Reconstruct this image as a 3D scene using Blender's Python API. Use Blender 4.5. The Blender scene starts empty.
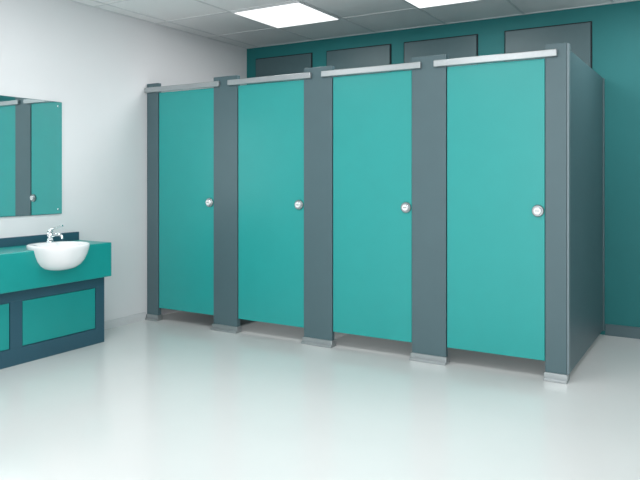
import bpy, bmesh, math
from mathutils import Vector, Matrix

scene = bpy.context.scene
scene.view_settings.view_transform = 'Standard'
scene.view_settings.look = 'None'

def s2l(c):
    c = c/255.0
    return c/12.92 if c <= 0.04045 else ((c+0.055)/1.055)**2.4
def rgb(r, g, b): return (s2l(r), s2l(g), s2l(b), 1)

def mat(name, col, rough=0.5, metal=0.0, noise=0.0, nscale=20, bump=0.0, bscale=150, spec=0.5, emit=None, estr=0):
    m = bpy.data.materials.new(name); m.use_nodes = True
    nt = m.node_tree; b = nt.nodes['Principled BSDF']
    b.inputs['Roughness'].default_value = rough
    b.inputs['Metallic'].default_value = metal
    b.inputs['Specular IOR Level'].default_value = spec
    tc = nt.nodes.new('ShaderNodeTexCoord')
    n = nt.nodes.new('ShaderNodeTexNoise'); n.inputs['Scale'].default_value = nscale
    n.inputs['Detail'].default_value = 4
    nt.links.new(tc.outputs['Object'], n.inputs['Vector'])
    r = nt.nodes.new('ShaderNodeValToRGB')
    k = noise
    r.color_ramp.elements[0].position = 0.3; r.color_ramp.elements[1].position = 0.7
    r.color_ramp.elements[0].color = (col[0]*(1-k), col[1]*(1-k), col[2]*(1-k), 1)
    r.color_ramp.elements[1].color = (min(1, col[0]*(1+k)), min(1, col[1]*(1+k)), min(1, col[2]*(1+k)), 1)
    nt.links.new(n.outputs['Fac'], r.inputs['Fac'])
    nt.links.new(r.outputs['Color'], b.inputs['Base Color'])
    if bump:
        n2 = nt.nodes.new('ShaderNodeTexNoise'); n2.inputs['Scale'].default_value = bscale
        nt.links.new(tc.outputs['Object'], n2.inputs['Vector'])
        bp = nt.nodes.new('ShaderNodeBump'); bp.inputs['Strength'].default_value = bump
        bp.inputs['Distance'].default_value = 0.002
        nt.links.new(n2.outputs['Fac'], bp.inputs['Height'])
        nt.links.new(bp.outputs['Normal'], b.inputs['Normal'])
    if emit:
        b.inputs['Emission Color'].default_value = emit
        b.inputs['Emission Strength'].default_value = estr
    return m

M_wall = mat('wall_paint', rgb(222, 223, 225), 0.75, noise=0.01, nscale=3, bump=0.1)
M_ceil = mat('ceiling_tile', rgb(240, 240, 240), 0.9, noise=0.02, nscale=120, bump=0.3, bscale=300)
M_grid = mat('ceiling_tbar', rgb(215, 217, 218), 0.5)
M_floor = mat('floor_vinyl', rgb(216, 218, 217), 0.17, noise=0.012, nscale=2.0, spec=0.5)
M_back = mat('wall_teal_paint', rgb(14, 112, 114), 0.6, noise=0.02, nscale=4)
M_duct = mat('duct_panel_slate', rgb(70, 96, 101), 0.45, noise=0.02)
M_door = mat('laminate_teal', rgb(38, 155, 152), 0.36, noise=0.015, nscale=6, bump=0.05, bscale=400)
M_slate = mat('laminate_slate', rgb(77, 101, 107), 0.4, noise=0.02, nscale=6, bump=0.05, bscale=400)
M_alu = mat('brushed_aluminium', rgb(172, 178, 180), 0.35, metal=0.75, noise=0.03, nscale=60)
M_trim = mat('edge_trim_grey', rgb(118, 134, 140), 0.4, noise=0.02)
M_chrome = mat('chrome', rgb(225, 228, 230), 0.1, metal=1.0)
M_brush = mat('brushed_chrome', rgb(165, 170, 172), 0.3, metal=1.0)
M_cer = mat('white_ceramic', rgb(240, 241, 242), 0.12, noise=0.005)
M_van = mat('vanity_teal', rgb(18, 146, 142), 0.35, noise=0.015, nscale=6)
M_vdark = mat('vanity_slate', rgb(42, 82, 98), 0.4, noise=0.02, nscale=6)
M_mir = mat('mirror_glass', rgb(225, 235, 235), 0.02, metal=1.0)
M_mback = mat('mirror_edge', rgb(60, 110, 112), 0.3)
M_base = mat('skirting_pale', rgb(205, 208, 210), 0.5)
M_seal = mat('dark_gap', rgb(24, 34, 38), 0.8)
M_light = mat('light_diffuser', (1, 1, 1, 1), 0.6, emit=(1, 1, 1, 1), estr=1.2)
M_ind = mat('indicator_white', rgb(235, 238, 238), 0.3)

def link(o, parent=None):
    scene.collection.objects.link(o)
    if parent: o.parent = parent
    return o

def box(name, x0, x1, y0, y1, z0, z1, m, parent=None, bevel=0.0):
    bm = bmesh.new()
    bmesh.ops.create_cube(bm, size=1)
    for v in bm.verts:
        v.co = Vector(((x0+x1)/2+v.co.x*(x1-x0), (y0+y1)/2+v.co.y*(y1-y0), (z0+z1)/2+v.co.z*(z1-z0)))
    if bevel:
        bmesh.ops.bevel(bm, geom=bm.edges[:], offset=bevel, segments=2, affect='EDGES', profile=0.5)
    me = bpy.data.meshes.new(name); bm.to_mesh(me); bm.free()
    me.materials.append(m)
    return link(bpy.data.objects.new(name, me), parent)

def cyl(name, p0, p1, r0, r1, m, parent=None, seg=32, bevel=0.0):
    p0 = Vector(p0); p1 = Vector(p1); d = p1-p0
    bm = bmesh.new()
    bmesh.ops.create_cone(bm, cap_ends=True, segments=seg, radius1=r0, radius2=r1, depth=d.length)
    if bevel:
        es = [e for e in bm.edges if abs(e.verts[0].co.z-e.verts[1].co.z) < 1e-6]
        bmesh.ops.bevel(bm, geom=es, offset=bevel, segments=2, affect='EDGES')
    q = Vector((0, 0, 1)).rotation_difference(d.normalized())
    bmesh.ops.transform(bm, matrix=Matrix.Translation((p0+p1)/2) @ q.to_matrix().to_4x4(), verts=bm.verts)
    me = bpy.data.meshes.new(name); bm.to_mesh(me); bm.free()
    for p in me.polygons: p.use_smooth = len(p.vertices) == 4
    me.materials.append(m)
    return link(bpy.data.objects.new(name, me), parent)

def tube(name, pts, r, m, parent=None):
    cu = bpy.data.curves.new(name, 'CURVE'); cu.dimensions = '3D'
    sp = cu.splines.new('NURBS'); sp.points.add(len(pts)-1)
    for i, p in enumerate(pts): sp.points[i].co = (*p, 1)
    sp.use_endpoint_u = True; sp.order_u = 3
    cu.bevel_depth = r; cu.bevel_resolution = 6; cu.use_fill_caps = True; cu.resolution_u = 10
    cu.materials.append(m)
    return link(bpy.data.objects.new(name, cu), parent)

def empty(name):
    e = bpy.data.objects.new(name, None); e.empty_display_size = 0.2
    return link(e)

# ------------------------------------------------------------ room shell
XL, YB, H = -4.39, 5.78, 2.66
XR, YF = 2.4, -1.6
box('floor', XL-0.1, XR+0.1, YF, YB+0.1, -0.1, 0, M_floor)
box('wall_left', XL-0.1, XL, YF, YB+0.1, 0, H, M_wall)
wb = box('wall_back', XL, XR, YB, YB+0.1, 0, H, M_back)
box('wall_right', XR, XR+0.1, YF, YB+0.1, 0, H, M_wall)
ceil = box('ceiling', XL-0.1, XR+0.1, YF, YB+0.1, H, H+0.1, M_ceil)
P = 0.70
bm = bmesh.new()
def addbox(bm, x0, x1, y0, y1, z0, z1):
    r = bmesh.ops.create_cube(bm, size=1)
    for v in r['verts']:
        v.co = Vector(((x0+x1)/2+v.co.x*(x1-x0), (y0+y1)/2+v.co.y*(y1-y0), (z0+z1)/2+v.co.z*(z1-z0)))
gx = [-3.53+P*k for k in range(-1, 9)]
gy = [5.11-P*k for k in range(0, 10)]
for x in gx: addbox(bm, x-0.009, x+0.009, YF, YB, H-0.004, H)
for y in gy: addbox(bm, XL, XR, y-0.009, y+0.009, H-0.0045, H)
addbox(bm, XL, XL+0.02, YF, YB, H-0.005, H)
addbox(bm, XL, XR, YB-0.02, YB, H-0.005, H)
me = bpy.data.meshes.new('ceiling_grid'); bm.to_mesh(me); bm.free(); me.materials.append(M_grid)
link(bpy.data.objects.new('ceiling_grid', me), ceil)

def area(name, loc, rot, sx, sy, power, col=(1, 1, 1)):
    l = bpy.data.lights.new(name, 'AREA'); l.shape = 'RECTANGLE'; l.size = sx; l.size_y = sy
    l.energy = power; l.color = col
    o = bpy.data.objects.new(name, l); o.location = loc; o.rotation_euler = rot
    return link(o)

for (ix, iy) in [(0, 0), (2, 0), (0, 3), (2, 3), (4, 0), (4, 3), (2, 6), (5, 6)]:
    x0 = -3.53+P*ix; y1 = 5.11-P*iy
    e = empty('ceiling_light_panel')
    box('frame', x0+0.012, x0+P-0.012, y1-P+0.012, y1-0.012, H-0.012, H-0.001, M_grid, e, 0.002)
    box('diffuser', x0+0.03, x0+P-0.03, y1-P+0.03, y1-0.03, H-0.016, H-0.01, M_light, e, 0.002)
    a = area('lamp', (x0+P/2, y1-P/2, H-0.03), (0, 0, 0), 0.6, 0.6, 13)
    a.parent = e

box('baseboard_left', XL, XL+0.012, 3.575, 4.29, 0, 0.07, M_base)
box('baseboard_back', -0.79, XR, YB-0.012, YB, 0, 0.09, M_slate)

for xc in (-3.91, -3.03, -2.19, -1.245):
    box('duct_panel_surround', xc-0.355, xc+0.355, YB-0.008, YB, 0.12, 2.535, M_seal, wb)
    box('duct_panel', xc-0.345, xc+0.345, YB-0.02, YB-0.006, 0.13, 2.525, M_duct, wb, 0.003)

# ------------------------------------------------------------ cubicles
Y0 = 4.31
HP = 2.10
doors = [(-4.25, -3.62), (-3.37, -2.73), (-2.48, -1.84), (-1.59, -0.94)]
pils = [(-4.385, -4.25), (-3.62, -3.37), (-2.73, -2.48), (-1.84, -1.59), (-0.94, -0.81)]

def pilaster(e, i):
    a, b = pils[i]
    box('pilaster', a+0.001, b-0.001, Y0, Y0+0.04, 0.03, HP, M_slate, e, 0.002)
    s = 0.006
    box('floor_shoe', a-(s if i else -0.001), b+s, Y0-0.012, Y0+0.052, 0, 0.05, M_alu, e, 0.004)
    box('floor_shoe_lip', a-(s if i else -0.001), b+s, Y0-0.03, Y0-0.01, 0, 0.018, M_alu, e, 0.003)

for i, (a, b) in enumerate(doors):
    e = empty('toilet_cubicle')
    pilaster(e, i)
    if i > 0:
        pc = sum(pils[i])/2
        box('partition', pc-0.01, pc+0.01, Y0+0.04, YB-0.025, 0.1, 2.0, M_slate, e, 0.002)
    else:
        box('partition', XL+0.001, XL+0.02, Y0+0.04, YB-0.025, 0.1, 2.0, M_slate, e, 0.002)
    box('door', a+0.004, b-0.004, Y0+0.008, Y0+0.03, 0.115, 2.015, M_door, e, 0.002)
    box('door_stop', b-0.012, b+0.02, Y0+0.041, Y0+0.055, 0.12, 2.0, M_seal, e)
    ra = a-0.08 if i else XL+0.002
    rb = b+0.075
    box('headrail', ra, rb, Y0-0.03, Y0+0.0, 2.018, 2.062, M_alu, e, 0.004)
    hx = b-0.044; hz = 1.057
    cyl('lock_rose', (hx, Y0+0.009, hz), (hx, Y0-0.010, hz), 0.038, 0.036, M_brush, e, 40, 0.003)
    cyl('lock_indicator', (hx, Y0-0.009, hz), (hx, Y0-0.020, hz), 0.027, 0.025, M_chrome, e, 32, 0.002)
    cyl('lock_window', (hx, Y0-0.019, hz), (hx, Y0-0.022, hz), 0.019, 0.019, M_ind, e, 32)
    box('lock_slot', hx-0.013, hx+0.013, Y0-0.024, Y0-0.021, hz-0.003, hz+0.003, M_brush, e)
    for hzz in (0.3, 1.1, 1.85):
        cyl('hinge', (a+0.003, Y0+0.036, hzz-0.04), (a+0.003, Y0+0.036, hzz+0.04), 0.006, 0.006, M_alu, e, 12)
    if i == 3:
        pilaster(e, 4)
        box('end_panel', -0.822, -0.80, Y0+0.041, YB-0.03, 0.05, 2.06, M_slate, e, 0.002)
        box('corner_trim', -0.809, -0.798, Y0+0.0, Y0+0.045, 0.05, 2.095, M_trim, e, 0.002)
        box('wall_channel', -0.83, -0.792, YB-0.05, YB-0.025, 0.04, 2.06, M_slate, e, 0.002)

# ------------------------------------------------------------ basin shape
CX, CY = -4.00, 3.085
def ring(bm, sx, sy, z, ox=0, n=64, p=2.3):
    vs = []
    for k in range(n):
        t = 2*math.pi*k/n
        c, s = math.cos(t), math.sin(t)
        x = math.copysign(abs(c)**(2/p), c)*0.20*sx
        y = math.copysign(abs(s)**(2/p), s)*0.20*sy
        vs.append(bm.verts.new((CX+ox+x, CY+y, z)))
    return vs
outer = [(.15, .15, .617, 0), (.35, .35, .620, 0), (.56, .56, .633, 0), (.72, .72, .656, 0), (.84, .84, .688, 0),
         (.925, .925, .727, 0), (.98, .98, .765, 0), (1, 1, .785, 0)]
inner = [(.992, .992, .795, 0), (.965, .965, .799, 0), (.72, .90, .799, .04), (.69, .87, .79, .04), (.64, .82, .755, .04),
         (.55, .70, .70, .035), (.38, .46, .668, .03), (.12, .12, .658, .02)]
def loft(prof, name, m, mul=1.0, dz=0):
    bm = bmesh.new()
    rs = [ring(bm, a*mul, b*mul, z+dz, ox) for a, b, z, ox in prof]
    for r0, r1 in zip(rs, rs[1:]):
        n = len(r0)
        for k in range(n):
            bm.faces.new((r0[k], r0[(k+1) % n], r1[(k+1) % n], r1[k]))
    bm.faces.new(rs[0][::-1]); bm.faces.new(rs[-1])
    bmesh.ops.recalc_face_normals(bm, faces=bm.faces[:])
    me = bpy.data.meshes.new(name); bm.to_mesh(me); bm.free()
    for p in me.polygons: p.use_smooth = True
    me.materials.append(m)
    return bpy.data.objects.new(name, me)

basin = empty('washbasin')
link(loft(outer+inner, 'bowl', M_cer), basin)
cyl('waste', (CX+.02, CY, .657), (CX+.02, CY, .663), .022, .022, M_chrome, basin)

# ------------------------------------------------------------ vanity
van = empty('vanity_unit')
VY0, VY1 = 1.75, 3.565
VX = -4.0
top = box('countertop', XL+0.001, VX, VY0, VY1, 0.51, 0.77, M_van, van, 0.006)
cutprof = outer+[(1, 1, 0.9, 0)]
cutter = loft(cutprof, 'cutter', M_van, 0.985, 0.002)
scene.collection.objects.link(cutter)
md = top.modifiers.new('cut', 'BOOLEAN'); md.operation = 'DIFFERENCE'; md.object = cutter; md.solver = 'EXACT'
bpy.context.view_layer.update()
dg = bpy.context.evaluated_depsgraph_get()
nm = bpy.data.meshes.new_from_object(top.evaluated_get(dg))
top.modifiers.clear(); top.data = nm
bpy.data.objects.remove(cutter)
box('upstand', XL+0.001, XL+0.02, VY0, VY1, 0.769, 0.835, M_vdark, van, 0.003)
BX = -4.07
box('carcass', XL+0.001, BX-0.012, VY0+0.01, 3.55, 0.0, 0.511, M_vdark, van)
box('plinth_rail', BX-0.013, BX, VY0+0.01, 3.555, 0.0, 0.115, M_vdark, van, 0.002)
box('top_rail', BX-0.013, BX, VY0+0.01, 3.555, 0.43, 0.509, M_vdark, van, 0.002)
for (a, b) in [(3.475, 3.555), (2.76, 2.85), (2.05, 2.14)]:
    box('stile', BX-0.013, BX, a, b, 0.114, 0.431, M_vdark, van, 0.002)
for (a, b) in [(2.855, 3.47), (2.145, 2.755), (1.765, 2.045)]:
    box('front_panel', BX-0.013, BX-0.004, a, b, 0.12, 0.425, M_van, van, 0.002)

# tap
tap = empty('basin_tap')
TX, TY = -4.145, 3.125
cyl('base', (TX, TY, .798), (TX, TY, .808), .027, .025, M_chrome, tap)
cyl('body', (TX, TY, .806), (TX, TY, .872), .021, .019, M_chrome, tap, bevel=.003)
tube('spout', [(TX, TY, .838), (TX+.05, TY, .856), (TX+.10, TY, .860), (TX+.13, TY, .852), (TX+.133, TY, .83)], .011, M_chrome, tap)
cyl('cap', (TX, TY, .872), (TX, TY, .892), .021, .015, M_chrome, tap, bevel=.003)
tube('lever', [(TX, TY, .886), (TX+.04, TY+.01, .903), (TX+.10, TY+.03, .920)], .007, M_chrome, tap)

# mirror
mir = empty('wall_mirror')
box('backing', XL+0.001, XL+0.008, 2.35, 3.41, 0.985, 1.85, M_mback, mir)
box('glass', XL+0.008, XL+0.013, 2.353, 3.407, 0.988, 1.847, M_mir, mir)
for y in (2.40, 3.375):
    for z in (1.02, 1.815):
        cyl('mirror_screw', (XL+0.012, y, z), (XL+0.018, y, z), .009, .007, M_chrome, mir, 20)

# ------------------------------------------------------------ world and added fill light
w = bpy.data.worlds.new('World'); scene.world = w; w.use_nodes = True
w.node_tree.nodes['Background'].inputs[0].default_value = (0.97, 0.985, 1, 1)
w.node_tree.nodes['Background'].inputs[1].default_value = 1.25
area('camera_side_fill', (0.3, YF-0.3, 1.5), (math.radians(90), 0, math.radians(5)), 5.0, 2.4, 85)  # added wash light behind the camera to brighten the fronts softly; no window modelled

# ------------------------------------------------------------ camera
cam = bpy.data.cameras.new('camera'); cam.sensor_width = 36; cam.lens = 667/640*36
cam.shift_y = -63/640
co = bpy.data.objects.new('camera', cam); co.location = (0, 0, 1.27)
co.rotation_euler = (math.radians(90), 0, math.atan(400/667))
link(co); scene.camera = co
